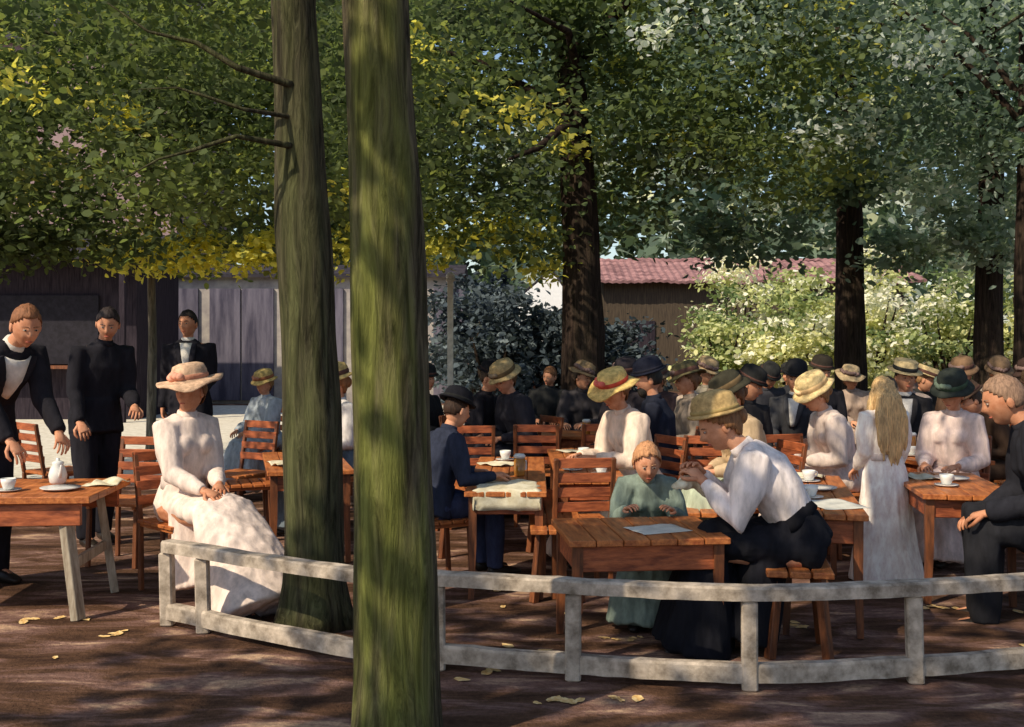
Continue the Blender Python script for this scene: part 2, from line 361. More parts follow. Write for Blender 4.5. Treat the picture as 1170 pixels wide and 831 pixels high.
    if hat:
        HM=HR@Matrix.Rotation(RAD(-6+tilt),3,'X')@Matrix.Rotation(RAD(hatr if hatr else random.uniform(-10,10)),3,'Y'); hp0=hc2+HR@Vector((0,-.012,.062)); b=Buf()
        def lath(prof,wav=0,oval=1.18,n=28,seed=0):
            v=[];f=[]
            for i,(r,z) in enumerate(prof):
                if r>.108: r=.108+(r-.108)*(hs*2-1) if hs<1 else r
                for j in range(n):
                    a=2*math.pi*j/n; zz=z+ (wav*(r/.2)**2*(math.sin(2*a+seed)+.4*math.sin(5*a+seed)) if r>.11 else 0)
                    v.append(hp0+HM@Vector((r*math.cos(a),r*math.sin(a)*oval,zz)))
            for i in range(len(prof)-1):
                for j in range(n): f.append((i*n+j,i*n+(j+1)%n,(i+1)*n+(j+1)%n,(i+1)*n+j))
            f.append(tuple((len(prof)-1)*n+j for j in range(n))); return v,f
        if hat=='wide': pr=[(.085,-.005),(.14,-.012),(.188,-.022),(.193,-.014),(.14,.0),(.1,.012),(.098,.06),(.085,.095),(.05,.108),(.01,.11)]; wv=.03; bd=(.1015,.012,.042)
        elif hat=='medium': pr=[(.085,-.005),(.13,-.012),(.152,-.022),(.156,-.014),(.13,.0),(.1,.012),(.105,.06),(.09,.1),(.05,.118),(.01,.12)]; wv=.02; bd=(.105,.012,.05)
        elif hat=='boater': pr=[(.085,0),(.15,-.002),(.152,.006),(.096,.01),(.096,.085),(.09,.09),(.01,.092)]; wv=.002; bd=(.0985,.012,.045)
        elif hat=='bowler': pr=[(.085,0),(.122,-.004),(.128,.006),(.098,.012),(.097,.05),(.082,.092),(.045,.112),(.01,.116)]; wv=.008; bd=(.1,.012,.03)
        sd=random.random()*6
        v,f=lath(pr,wv,seed=sd); b.add(v,f)
        h=obj('hat',b.mesh('hat',straw(hatc) if max(hatc)>.2 else cloth(hatc)),root)
        r,z1,z2=bd; b=Buf(); v,f=lath([(r,z1),(r+.004,(z1+z2)/2),(r,z2)],0); b.add(v,f); obj('hat_band',b.mesh('hat_band',cloth(band)),h)
        if hat in('wide','medium') and fem:
            b=Buf()
            for q in range(11):
                a=-.5+q*.22; b.ell(hp0+HM@Vector((.1*math.cos(a),.118*math.sin(a),.03+random.random()*.02)),(.026,.026,.022),HM,8,6)
            obj('hat_flowers',b.mesh('hat_flowers',cloth(tuple(min(1,c*1.3+.06) for c in band))),h)
    if chair: make_chair(x,y,head,chair)
    return root

# ------------------------------------------------------------------ furniture
MC={}
def cm(key,fn):
    if key not in MC: MC[key]=fn()
    return MC[key]
def make_table(x,y,rz,w,l,h,label,legm=None,topm=None,over=.05,group='beer garden tables',ah=.11):
    t=thing('garden_table',label,'table',(x,y,0),rz,group=group)
    b=Buf(); n=max(3,round(w/.13)); bw=w/n
    for i in range(n): b.box((-w/2+bw*(i+.5),random.uniform(-.004,.004),h-.016+random.uniform(-.0015,.0015)),(bw-.005,l,.032),None,.004)
    obj('table_top',b.mesh('table_top',topm or WOOD,False),t)
    b=Buf(); ax=w/2-over; ay=l/2-over*1.3
    for sx in(-1,1): b.box((sx*ax,0,h-.034-ah/2),(.024,2*ay+.02,ah))
    for sy in(-1,1): b.box((0,sy*ay,h-.035-ah/2),(2*ax-.01,.022,ah-.004))
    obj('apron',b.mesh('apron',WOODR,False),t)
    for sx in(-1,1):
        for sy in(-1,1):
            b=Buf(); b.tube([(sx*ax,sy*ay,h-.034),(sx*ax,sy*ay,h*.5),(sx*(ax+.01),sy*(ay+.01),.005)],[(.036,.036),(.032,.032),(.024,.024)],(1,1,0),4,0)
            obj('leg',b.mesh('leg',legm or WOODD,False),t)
    return t
def make_trestle(x,y,rz,w,l,h,label):
    t=thing('garden_table',label,'table',(x,y,0),rz,group='beer garden tables')
    b=Buf(); n=5; bw=l/n
    for i in range(n): b.box((0,-l/2+bw*(i+.5),h-.02),(w,bw-.005,.04))
    obj('table_top',b.mesh('table_top',WOOD,False),t)
    for sy in(-1,1):
        b=Buf(); b.box((0,sy*(l/2-.05),h-.04-.065),(w-.12,.03,.125)); obj('apron',b.mesh('apron',WOODR,False),t)
    for sx in(-1,1):
        for sy in(-1,1):
            b=Buf(); b.beam((sx*(w/2-.17),sy*(l/2-.09),h-.045),(sx*(w/2-.08),sy*(l/2-.06),.0),.075,.05)
            obj('leg',b.mesh('leg',WOODL,False),t)
        b=Buf(); b.beam((sx*(w/2-.13),-l/2+.1,.3),(sx*(w/2-.13),l/2-.1,.3),.03,.06); obj('stretcher',b.mesh('stretcher',WOODL,False),t)
    return t
def make_chair(x,y,head,label='brown wooden folding garden chair under a guest'):
    if label is True: label='brown wooden slatted garden chair under a seated guest'
    t=thing('garden_chair',label,'chair',(x,y,0),RAD(head),group='garden chairs')
    def seat():
        b=Buf()
        for i in range(5): b.box((0,-.17+i*.085,.435),(.4,.075,.022))
        b.box((-.17,0,.413),(.03,.4,.024)); b.box((.17,0,.413),(.03,.4,.024)); return b.mesh('seat',WOOD,False)
    obj('seat',cm('cs',seat),t)
    def back():
        b=Buf()
        for i in range(4): b.beam((-.19,-.222-.018*i,.56+i*.09),(.19,-.222-.018*i,.56+i*.09),.018,.06)
        return b.mesh('backrest',WOODR,False)
    obj('backrest',cm('cb',back),t)
    for i,(a,c) in enumerate([((-.175,-.2,.0),(-.175,-.285,.86)),((.175,-.2,.0),(.175,-.285,.86)),((-.175,.19,0),(-.175,.17,.40)),((.175,.19,0),(.175,.17,.40))]):
        def lg():
            b=Buf()
            if i<2: b.beam(a,(c[0],-.21,.43),.03,.03); b.beam((c[0],-.21,.43),c,.03,.03)
            else: b.beam(a,c,.03,.03)
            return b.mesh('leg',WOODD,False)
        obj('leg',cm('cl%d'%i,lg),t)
    return t
def make_bench(x,y,rz,l,label,zs=1):
    t=thing('garden_bench',label,'bench',(x,y,0),rz,group='garden benches'); t.scale=(1,1,zs)
    b=Buf()
    for i in range(3): b.box((-.11+i*.11,0,.435),(.1,l,.03))
    b.box((0,-l/2+.12,.414),(.3,.04,.02)); b.box((0,l/2-.12,.414),(.3,.04,.02))
    obj('seat',b.mesh('seat',WOOD,False),t)
    for sy in(-1,1):
        for sx in (-1,1):
            b=Buf(); b.beam((sx*.1,sy*(l/2-.12),.418),(sx*.14,sy*(l/2-.09),0),.045,.045); obj('leg',b.mesh('leg',WOODD,False),t)
    return t
def cup(x,y,z,label='white china coffee cup on a saucer'):
    t=thing('coffee_cup',label,'cup',(x,y,z),random.random()*6,group='coffee cups')
    def a():
        b=Buf(); b.lathe([(.022,.012),(.028,.016),(.04,.05),(.043,.075),(.040,.075),(.036,.05),(.02,.02)]); return b.mesh('cup_bowl',CHINA)
    obj('cup_bowl',cm('cup',a),t)
    def h():
        b=Buf(); b.tube([(.038,0,.062),(.062,0,.06),(.064,0,.04),(.036,0,.032)],[.005]*4,(0,1,0),8); return b.mesh('handle',CHINA)
    obj('handle',cm('cuph',h),t)
    def s():
        b=Buf(); b.lathe([(.03,.001),(.07,.01),(.073,.014),(.04,.009),(.002,.008)]); return b.mesh('saucer',CHINA)
    obj('saucer',cm('cups',s),t)
def plate(x,y,z):
    def s():
        b=Buf(); b.lathe([(.06,.001),(.11,.014),(.115,.019),(.065,.008),(.002,.007)]); return b.mesh('plate',CHINA)
    thing('plate','round white china plate on a wooden table','plate',(x,y,z),0,cm('plate',s),'china plates')
def mug(x,y,z):
    t=thing('beer_glass','glass of amber beer with pale foam on a table','glass',(x,y,z),random.random()*6,group='beer glasses')
    def a():
        b=Buf(); b.lathe([(.034,.001),(.036,.01),(.038,.12)]); return b.mesh('beer',GLASSM)
    obj('beer',cm('mug',a),t)
    def fo():
        b=Buf(); b.lathe([(.038,.12),(.041,.135),(.03,.148),(.005,.15)]); return b.mesh('foam',CHINA)
    obj('foam',cm('mugf',fo),t)
    def h():
        b=Buf(); b.tube([(.036,0,.1),(.07,0,.095),(.072,0,.04),(.034,0,.03)],[.006]*4,(0,1,0),8); return b.mesh('handle',CHINA)
    obj('handle',cm('mugh',h),t)
def jug(x,y,z,label):
    t=thing('coffee_pot',label,'pot',(x,y,z),2.2,sc=.8)
    b=Buf(); b.lathe([(.045,.001),(.06,.02),(.068,.07),(.055,.12),(.04,.15),(.045,.165),(.03,.175),(.012,.18),(.014,.195),(.003,.2)]); obj('pot_body',b.mesh('pot',CHINA),t)
    b=Buf(); b.tube([(.05,0,.14),(.1,0,.13),(.1,0,.06),(.06,0,.05)],[.008]*4,(0,1,0),8); obj('handle',b.mesh('handle',CHINA),t)
    b=Buf(); b.tube([(-.055,0,.06),(-.085,0,.1),(-.1,0,.15)],[.015,.011,.008],(0,1,0),8); obj('spout',b.mesh('spout',CHINA),t)
def sheet(name,label,cat,x,y,z,w,l,rz,m,amp=.012,drop=0,sd=0,group=None):
    b=Buf(); n=18; v=[];f=[]
    for i in range(n+1):
        for j in range(n+1):
            a=(i/n-.5)*w; c=(j/n-.5)*l
            zz=abs(noise.noise(Vector((a*7+sd,c*7,sd))))*amp+.003
            if drop:
                dx=max(0,abs(a)-w/2+drop); dy=max(0,abs(c)-l/2+drop)
                k=max(dx,dy); zz-=k*1.0
                if dx>0: a=math.copysign(w/2-drop+.012+.02*noise.noise(Vector((c*9,sd,0))) ,a)
                if dy>0: c=math.copysign(l/2-drop+.012+.02*noise.noise(Vector((a*9,sd,0))),c)
            v.append((a,c,zz))
    for i in range(n):
        for j in range(n): f.append((i*(n+1)+j,(i+1)*(n+1)+j,(i+1)*(n+1)+j+1,i*(n+1)+j+1))
    b.add(v,f); o=thing(name,label,cat,(x,y,z),rz,b.mesh(name,m),group); o.modifiers.new('s','SOLIDIFY').thickness=.002
    return o

# ------------------------------------------------------------------ trees
rng=np.random.default_rng(11)
GAP_A=np.array((-3.5,8.3,3.05)); GAP_B=np.array((-5.95,14.8,4.35))
def leafmesh(name,clumps,size,m,zmin=None,flat=.5,org=(0,0),gap=False):
    cs=[];ts=[]
    for c,sg,n,t in clumps:
        p=rng.normal(size=(n,3))*np.array(sg)+np.array(c); cs.append(p); ts.append(np.clip(t+rng.normal(size=n)*.07,0,1))
    c=np.concatenate(cs); t=np.concatenate(ts)
    if zmin is not None:
        z=zmin+.22*np.sin(c[:,0]*1.9+c[:,1])+.12*np.sin(c[:,0]*5.1); k=c[:,2]>z; c=c[k]; t=t[k]
    if gap:
        w=c+np.array((org[0],org[1],0)); ab=GAP_B-GAP_A; q=np.clip(((w-GAP_A)@ab)/(ab@ab),-.3,1.4); d=w-(GAP_A+q[:,None]*ab)
        r=np.sqrt(d[:,0]**2+d[:,2]**2*.8)/(.75+.5*q); k=r>(.14+.20*np.sin(w[:,2]*9+w[:,0]*4)+rng.uniform(-.30,.30,len(r))); c=c[k]; t=t[k]
    n=len(c); a=rng.normal(size=(n,3)); a[:,2]=a[:,2]*.5-.25; a/=np.linalg.norm(a,axis=1)[:,None]
    nn=rng.normal(size=(n,3)); nn[:,2]+=flat*2; b=np.cross(nn,a); b/=np.linalg.norm(b,axis=1)[:,None]
    up=np.cross(a,b); L=(size*rng.uniform(.5,1.45,n))[:,None]; W=L*rng.uniform(.2,.38,n)[:,None]
    v=np.empty((n,6,3)); v[:,0]=c; v[:,1]=c+a*L*.35+b*W+up*W*.3; v[:,2]=c+a*L*.75+b*W*.75+up*W*.2; v[:,3]=c+a*L; v[:,4]=c+a*L*.75-b*W*.75+up*W*.2; v[:,5]=c+a*L*.35-b*W+up*W*.3
    me=bpy.data.meshes.new(name); me.vertices.add(n*6); me.vertices.foreach_set('co',v.ravel())
    me.loops.add(n*6); me.loops.foreach_set('vertex_index',np.arange(n*6)); me.polygons.add(n)
    me.polygons.foreach_set('loop_start',np.arange(n)*6); me.polygons.foreach_set('loop_total',np.full(n,6))
    at=me.attributes.new('tint','FLOAT','FACE'); at.data.foreach_set('value',t.astype(np.float32))
    me.materials.append(m); me.update(); me.validate(); return me
def clumps(c,r,n,per,sg=.3,tint=.4,ts=.18,yellow=.05):
    out=[]
    for i in range(n):
        d=rng.normal(size=3); d/=np.linalg.norm(d); q=rng.uniform()**.45
        p=np.array(c)+d*np.array(r)*q
        t=rng.normal(tint,ts); pp=per
        s=sg
        if rng.uniform()<yellow: t=1.0; s=sg*.5; pp=per*.5  # some clumps take the top stop, painted as if catching light
        out.append((p,(s*rng.uniform(.7,1.4),s*rng.uniform(.7,1.4),s*.5),int(pp*rng.uniform(.6,1.4)),t))
    return out
def trunk(pts,rad,m,seed=0,n=32,rough=.06):
    P=[Vector(p) for p in pts]; Q=[];R=[]
    for i in range(len(P)-1):
        for k in range(10): Q.append(P[i].lerp(P[i+1],k/10)); R.append(rad[i]+(rad[i+1]-rad[i])*k/10)
    Q.append(P[-1]); R.append(rad[-1]); b=Buf(); b.tube(Q,R,(1,0,0),n,0)
    for v in b.v:
        q=Vector((v.x*7+seed,v.y*7,v.z*1.3)); c=min(range(len(Q)),key=lambda i:(Q[i]-v).length_squared)
        d=(v-Q[c]); d.z=0
        v+=d*(rough*2*noise.noise(q)+rough*.8*noise.noise(Vector((v.x*30,v.y*30,v.z*2+seed))))
    return b
def tree(label,x,y,pts,rad,m,branches,crown,leafm,size,zmin,seed,flare=.3,name='chestnut_tree',gap=False):
    t=thing(name,label,'tree',(x,y,0),0,group='shade trees')
    b=trunk(pts,rad,m,seed)
    for v in b.v:
        if v.z<.35:
            k=(1-v.z/.35)**2; a=math.atan2(v.y-pts[0][1],v.x-pts[0][0]); s=1+k*(flare+flare*.5*math.sin(a*5+seed)); v.x=pts[0][0]+(v.x-pts[0][0])*s; v.y=pts[0][1]+(v.y-pts[0][1])*s
    obj('trunk',b.mesh('trunk',m),t)
    for bp,br in branches:
        b=trunk(bp,br,m,seed,10,.05); obj('branch',b.mesh('branch',m),t)
    loc=[((c[0][0]-x,c[0][1]-y,c[0][2]),)+tuple(c[1:]) for c in crown]
    obj('crown',leafmesh('crown',loc,size,leafm,zmin,org=(x,y),gap=gap),t)
    return t
def autobr(top,c,r,n,seed,r0=.06):
    rr=random.Random(seed); out=[]
    for i in range(n):
        a=2*math.pi*(i+rr.random()*.6)/n; z0=top*rr.uniform(.6,.95); s=Vector((0,0,z0)); e=Vector((c[0]+math.cos(a)*r[0]*.75,c[1]+math.sin(a)*r[1]*.75,c[2]+rr.uniform(-.3,.6)*r[2]))
        mid=s.lerp(e,.5)+Vector((rr.uniform(-.2,.2),rr.uniform(-.2,.2),.25)); out.append(([s,s.lerp(mid,.5)+Vector((0,0,.05)),mid,e],[r0,r0*.8,r0*.55,r0*.15]))
    return out

tree('tall tree with olive-green painted highlight on bark beside the low fence',-.46,4.27,[(0,0,0),(.005,0,.8),(-.03,0,2),(-.08,0,3),(-.1,0,4.6),(-.05,.1,6.5)],[.17,.157,.14,.125,.1,.05],BARK_A,
 autobr(5.4,(0,.8,5.2),(2.4,1.8,1),6,3,.05),clumps((-.4,5.8,5.0),(3.0,1.8,1.15),36,140,.28,.42,.15,.05),LEAF,.075,3.55,1,flare=.1)
brB=[([(-.1,-.12,2.95),(-.35,-.3,3.0),(-.55,-.33,3.12),(-.78,-.4,3.16),(-.98,-.42,3.3)],[.022,.017,.012,.007,.003]),
     ([(-.1,-.12,2.62),(-.35,-.3,2.64),(-.55,-.36,2.56),(-.72,-.42,2.5),(-.88,-.45,2.40)],[.018,.013,.010,.006,.003]),
     ([(-.1,-.1,2.78),(-.3,-.35,2.77),(-.5,-.42,2.83),(-.62,-.45,2.86),(-.8,-.5,2.84)],[.014,.01,.008,.005,.002])]
tree('tree with straight grey-brown bark standing behind the low fence',-1.09,6.02,[(0,0,0),(-.01,0,1.2),(-.06,0,2.2),(-.11,0,3.4),(-.12,.1,5),(-.1,.2,6.5)],[.17,.155,.145,.125,.1,.05],BARK_B,
 brB+autobr(5.8,(-.9,2,4.3),(2.2,1.6,1),5,5,.045),clumps((-2.4,8.4,3.75),(3.0,1.9,1.4),84,210,.30,.44,.2,.08),LEAF,.068,2.35,2,gap=True)
tree('dark-barked tree rising among the crowded tables',.82,12.5,[(0,0,0),(0,0,1.6),(-.05,0,3.2),(-.2,0,5.3),(-.2,0,7.5)],[.27,.24,.2,.13,.06],BARK_C,
 [([(-.1,-.2,3.95),(-.3,-.8,3.8),(-.55,-1.1,3.55),(-.85,-1.3,3.4)],[.06,.05,.035,.015])]+autobr(6.5,(-.3,-.3,5),(2.6,2,1.6),6,8,.07),
 clumps((-.7,13.0,4.4),(3.2,1.8,2.3),135,200,.34,.40,.2,.05)+clumps((2.5,12.9,4.7),(1.7,1.6,2.3),52,190,.36,.40,.2,.04)+clumps((-1.0,12.9,2.75),(1.5,.5,.35),14,110,.2,.8,.15,.25)+clumps((.55,12.0,5.2),(.5,.3,.5),4,160,.22,.35,.1,0),LEAF,.092,2.2,3)
tree('slim young tree with pale trunk beside the sunny path',-4.3,13,[(0,0,0),(.03,0,1.5),(0,0,3),(.05,0,5.5)],[.06,.05,.045,.03],BARK_P,
 autobr(5,(.4,-.3,4.6),(2,1.6,1.4),5,9,.03),clumps((-3.9,12.8,4.6),(3.2,1.8,2.2),120,190,.34,.46,.2,.08)+clumps((-3.0,12.2,2.55),(2.3,.4,.36),44,85,.15,.97,.05,.5),LEAF,.09,2.0,4,gap=True)  # low yellow clumps paint a sunlit edge under the canopy
tree('broad tree shading the tables with its low crown',-7.6,10,[(0,0,0),(0,0,2),(.2,0,4),(.2,0,6.5)],[.25,.21,.17,.07],BARK_B,
 autobr(5.5,(1.5,.4,4.1),(3,2,1.2),6,12,.07),clumps((-5.6,10.6,4.2),(2.8,1.9,1.9),105,180,.34,.36,.2,.05)+clumps((-4.9,10.9,2.55),(1.3,.5,.35),18,130,.2,.3,.15,.05),LEAF,.092,2.05,5,gap=True)
tree('dark tree in front of the sunlit shrubs',4.97,16,[(0,0,0),(-.03,0,2),(-.03,0,3.6),(-.08,0,6.5),(0,0,8.3)],[.24,.21,.17,.1,.05],BARK_C,
 autobr(7,(-.3,-.4,5.6),(2.6,2,1.8),6,14,.05),clumps((4.4,15.9,5.5),(3.6,1.8,2.6),88,155,.40,.5,.24,.14)+clumps((3.2,15.0,2.95),(.9,.6,.5),12,130,.22,.6,.15,.15)+clumps((6.3,16,2.9),(1.6,.7,.5),18,130,.24,.65,.2,.25)+clumps((4.75,15.1,3.9),(.6,.3,.55),9,150,.22,.5,.2,.1),LEAFB,.112,2.3,6)
tree('brown-barked tree at the edge of the garden',6.1,14,[(0,0,0),(0,0,2),(.04,0,4),(0,0,7.5)],[.2,.17,.14,.06],BARK_C,
 autobr(6,(0,-.2,5),(2.2,1.8,1.5),5,15,.05),clumps((6.4,13.9,4.8),(2.6,1.6,2.4),60,150,.38,.48,.24,.14)+clumps((5.9,13.4,3.2),(.9,.3,.8),12,130,.22,.7,.15,.2),LEAFB,.105,2.1,7)
tree('slender dark tree beside the tables',5.62,12,[(0,0,0),(0,0,2),(.03,0,4),(0,0,7)],[.13,.11,.09,.05],BARK_C,
 autobr(6,(-.3,-.3,5),(2,1.6,1.4),5,16,.04),clumps((5.0,12,5.2),(2.6,1.4,1.8),40,160,.36,.46,.24,.14)+clumps((5.6,11.5,3.6),(.4,.3,.4),6,120,.2,.5,.15,.1),LEAFB,.098,3.0,8)
tree('tree spreading blue-green leaves over the guests',5.2,7.6,[(0,0,0),(0,0,2),(-.1,0,4),(-.2,0,6)],[.22,.19,.15,.07],BARK_B,
 autobr(5,(-1.2,.6,4.4),(2.4,1.8,1),6,17,.05),clumps((3.4,9.4,4.9),(2.9,1.5,1.1),36,170,.32,.45,.24,.15),LEAFB,.074,3.45,9)
tree('unseen tree added to throw dappled shade on the bare earth',-5.2,.6,[(0,0,0),(0,0,2),(.1,0,4),(.2,0,6)],[.22,.19,.15,.07],BARK_B,
 autobr(5,(1.8,.6,4.8),(2.4,1.5,.8),6,21,.05),clumps((-2.9,1.2,4.6),(3.6,1.9,.5),72,48,.17,.42,.17,.05),LEAF,.16,3.7,10)  # tree added out of view so its crown dapples the foreground

def wood():
    cl=[]
    for i in range(600):
        x=rng.uniform(-30,34)
        cl.append(((x,rng.uniform(37,46),rng.uniform(.5,17)),(1.1,1.0,.8),80,rng.normal(.4 if x<0 else .66,.27)))  # one half tinted brighter to paint haze and light openings
    return cl
o=obj('distant_wood',leafmesh('distant_wood',wood(),.62,LEAFB)); o['label']='far-off belt of dense green trees closing the garden'; o['category']='trees'; o['kind']='stuff'

def shrub(label,x,y,r,n,m,size,tint,ts=.2,name='shrub'):
    t=thing(name,label,'shrub',(x,y,0),0,group='garden shrubs')
    b=Buf()
    for i in range(5):
        a=i*1.3; b.tube([(0.05*math.cos(a),.05*math.sin(a),0),(.3*r[0]*math.cos(a),.3*r[1]*math.sin(a),r[2]*.7),(.55*r[0]*math.cos(a),.55*r[1]*math.sin(a),r[2]*1.3)],[.06,.05,.01],(1,0,0),8)
    obj('stem',b.mesh('stem',BARK_C),t)
    obj('foliage',leafmesh('foliage',clumps((0,0,r[2]),r,n,85,.21,tint,ts,.05),size,m,.05),t)
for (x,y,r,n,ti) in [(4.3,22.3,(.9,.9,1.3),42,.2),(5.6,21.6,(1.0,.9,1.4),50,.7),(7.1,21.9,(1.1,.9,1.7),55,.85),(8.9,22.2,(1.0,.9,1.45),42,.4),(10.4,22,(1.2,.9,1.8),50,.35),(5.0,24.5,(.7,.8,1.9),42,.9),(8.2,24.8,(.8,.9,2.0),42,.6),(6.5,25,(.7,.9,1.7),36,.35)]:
    shrub('yellow-green shrub with painted sunlight beside the brown house',x,y,r,n,LEAFY,.12,ti,.32)
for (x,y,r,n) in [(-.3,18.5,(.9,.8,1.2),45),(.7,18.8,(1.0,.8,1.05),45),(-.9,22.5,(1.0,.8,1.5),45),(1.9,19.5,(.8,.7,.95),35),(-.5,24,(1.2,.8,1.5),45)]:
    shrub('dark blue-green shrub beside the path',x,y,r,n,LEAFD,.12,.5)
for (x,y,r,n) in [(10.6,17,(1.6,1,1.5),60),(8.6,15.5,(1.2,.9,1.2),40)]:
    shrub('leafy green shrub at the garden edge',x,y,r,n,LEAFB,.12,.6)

# ------------------------------------------------------------------ ground
def groundmat():
    m,nt,N,L,B=nodes('earth')
    tc=N.new('ShaderNodeTexCoord'); mp=N.new('ShaderNodeMapping'); mp.inputs['Scale'].default_value=(.8,2.4,1); mp.inputs['Rotation'].default_value=(0,0,.12); L.new(tc.outputs['Object'],mp.inputs[0])
    n=N.new('ShaderNodeTexNoise'); n.inputs['Scale'].default_value=1.9; n.inputs['Detail'].default_value=9; n.inputs['Roughness'].default_value=.62; n.inputs['Distortion'].default_value=.6; L.new(mp.outputs[0],n.inputs['Vector'])
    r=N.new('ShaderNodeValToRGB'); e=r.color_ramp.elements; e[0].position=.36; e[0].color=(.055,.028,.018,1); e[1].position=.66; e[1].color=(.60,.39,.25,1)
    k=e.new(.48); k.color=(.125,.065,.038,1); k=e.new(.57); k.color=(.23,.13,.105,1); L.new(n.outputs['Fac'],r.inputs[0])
    n2=N.new('ShaderNodeTexNoise'); n2.inputs['Scale'].default_value=38; n2.inputs['Detail'].default_value=6; n2.inputs['Roughness'].default_value=.7; L.new(tc.outputs['Object'],n2.inputs['Vector'])
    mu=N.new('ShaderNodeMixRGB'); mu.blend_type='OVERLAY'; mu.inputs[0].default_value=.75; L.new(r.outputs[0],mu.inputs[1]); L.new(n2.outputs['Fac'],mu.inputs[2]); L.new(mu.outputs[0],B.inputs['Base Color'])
    bp=N.new('ShaderNodeBump'); bp.inputs['Strength'].default_value=.7; bp.inputs['Distance'].default_value=.04; L.new(n2.outputs['Fac'],bp.inputs['Height']); L.new(bp.outputs[0],B.inputs['Normal'])
    B.inputs['Roughness'].default_value=.95; B.inputs['Specular IOR Level'].default_value=.1
    return m
def flat(name,pts,z,m):
    b=Buf(); b.add([(p[0],p[1],z) for p in pts],[tuple(range(len(pts)))]); o=obj(name,b.mesh(name,m,False)); o['kind']='structure'; return o
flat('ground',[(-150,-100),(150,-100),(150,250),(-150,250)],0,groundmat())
flat('gravel_path',[(-11,14.0),(-6,12.4),(-3.5,11.6),(-1.6,12.2),(-.9,15),(-.6,18),(1.5,24.8),(-11,24.8)],.004,mat('pale_gravel',(.55,.49,.38),(.78,.72,.6),scale=9,rough=.95,bump=.3))

# ------------------------------------------------------------------ buildings
MAUVE=mat('slate_paint',(.06,.055,.085),(.17,.155,.20),scale=2,stretch=(3,3,.4),rough=.9)
SLATE=mat('dark_slate',(.025,.022,.03),(.06,.055,.065),scale=6,rough=.95,spec=.05)
PALE=mat('pale_render',(.28,.25,.25),(.48,.43,.38),scale=3,rough=.9)
DARKIN=mat('dark_interior',(.02,.018,.025),var=.3)
REDT=mat('red_tiles',(.15,.075,.08),(.42,.23,.23),scale=2.2,stretch=(1,2,2),rough=.9,bump=.6)
BRW=mat('brown_boards',(.045,.033,.025),(.10,.075,.05),scale=5,stretch=(6,6,.5),rough=.85)
BRK=mat('black_boards',(.02,.016,.022),(.05,.04,.05),scale=5,stretch=(6,6,.5),rough=.95,spec=.05)
ROSE=mat('rose_render',(.24,.16,.17),(.38,.27,.27),scale=.8,rough=.9)
GLZ=mat('window_pane',(.05,.06,.07),var=.2,rough=.15,spec=.6)
pv=thing('garden_pavilion','long slate-coloured pavilion with tall panels and pale posts','building',(-5.4,25.5,0))
b=Buf(); b.box((0,.9,1.5),(8.4,1.8,3.0)); obj('wall',b.mesh('wall',PALE,False),pv)
for i in range(10):
    b=Buf(); b.box((-3.9+i*.86+.1*math.sin(i*3),-.035,1.38),(.66+.08*math.sin(i*5),.06,2.6)); obj('panel',b.mesh('panel',MAUVE,False),pv)
b=Buf(); v=[(-4.4,-.2,3.02),(4.3,-.2,3.02),(4.3,1,3.3),(-4.4,1,3.3),(-4.4,2.2,3.03),(4.3,2.2,3.03),(-4.4,-.2,2.94),(4.3,-.2,2.94)]
b.add(v,[(0,1,2,3),(3,2,5,4),(0,3,4),(1,5,2),(0,6,7,1)]); obj('roof',b.mesh('roof',SLATE,False),pv)
for x in(-4.1,4.0):
    b=Buf(); b.box((x,-.15,1.46),(.07,.07,2.92)); b.box((x,-.15,.08),(.15,.15,.16)); obj('post',b.mesh('post',WOODL,False),pv)
ks=thing('refreshment_kiosk','dark wooden refreshment kiosk with a counter and sloping roof','building',(-9.9,20.5,0))
b=Buf(); b.box((0,1.5,1.6),(5.6,2.6,3.2)); obj('wall',b.mesh('wall',BRK,False),ks)
b=Buf(); b.box((.6,.16,1.7),(3.0,.06,1.3)); obj('serving_hatch',b.mesh('hatch',DARKIN,False),ks)
b=Buf(); b.box((.6,-.02,1.0),(3.4,.4,.06)); obj('counter',b.mesh('counter',WOODD,False),ks)
b=Buf(); b.add([(-3.1,-.7,3.05),(3.1,-.7,3.05),(3.1,1.6,3.6),(-3.1,1.6,3.6),(-3.1,3.3,3.15),(3.1,3.3,3.15),(-3.1,-.7,2.98),(3.1,-.7,2.98)],[(0,1,2,3),(3,2,5,4),(0,6,7,1),(1,5,2),(0,3,4)]); obj('roof',b.mesh('roof',SLATE,False),ks)
for sx in(-2.8,2.8):
    b=Buf(); b.box((sx,-.55,1.49),(.1,.1,2.98)); obj('post',b.mesh('post',BRK,False),ks)
rh=thing('rose_house','tall rose-coloured rendered house seen through the leaves','house',(-14,31,0))
b=Buf(); b.box((0,3,5),(9,6,10)); obj('wall',b.mesh('wall',ROSE,False),rh)
b=Buf(); b.add([(-4.8,-.3,9.9),(4.8,-.3,9.9),(4.8,3,12.4),(-4.8,3,12.4),(-4.8,6.3,9.9),(4.8,6.3,9.9)],[(0,1,2,3),(3,2,5,4),(0,3,4),(1,5,2)]); obj('roof',b.mesh('roof',SLATE,False),rh)
for i in range(4):
    w=obj('window',None,rh); b=Buf(); b.box((-3.3+i*2.2,-.015,1.8),(.9,.03,1.5)); obj('pane',b.mesh('pane',GLZ,False),w)
    b=Buf()
    for dx in(-.48,0,.48): b.box((-3.3+i*2.2+dx,-.03,1.8),(.07,.05,1.6))
    for dz in(-.8,0,.8): b.box((-3.3+i*2.2,-.031,1.8+dz),(1.0,.045,.07))
    obj('frame',b.mesh('frame',WOODL,False),w)
hs_=thing('brown_house','brown timber house with a faded red tiled roof','house',(6.9,31,0))
b=Buf(); b.box((0,2,1.58),(8.6,4,3.16)); obj('wall',b.mesh('wall',BRW,False),hs_)
b=Buf(); v=[];f=[]; nx=46; ny=10
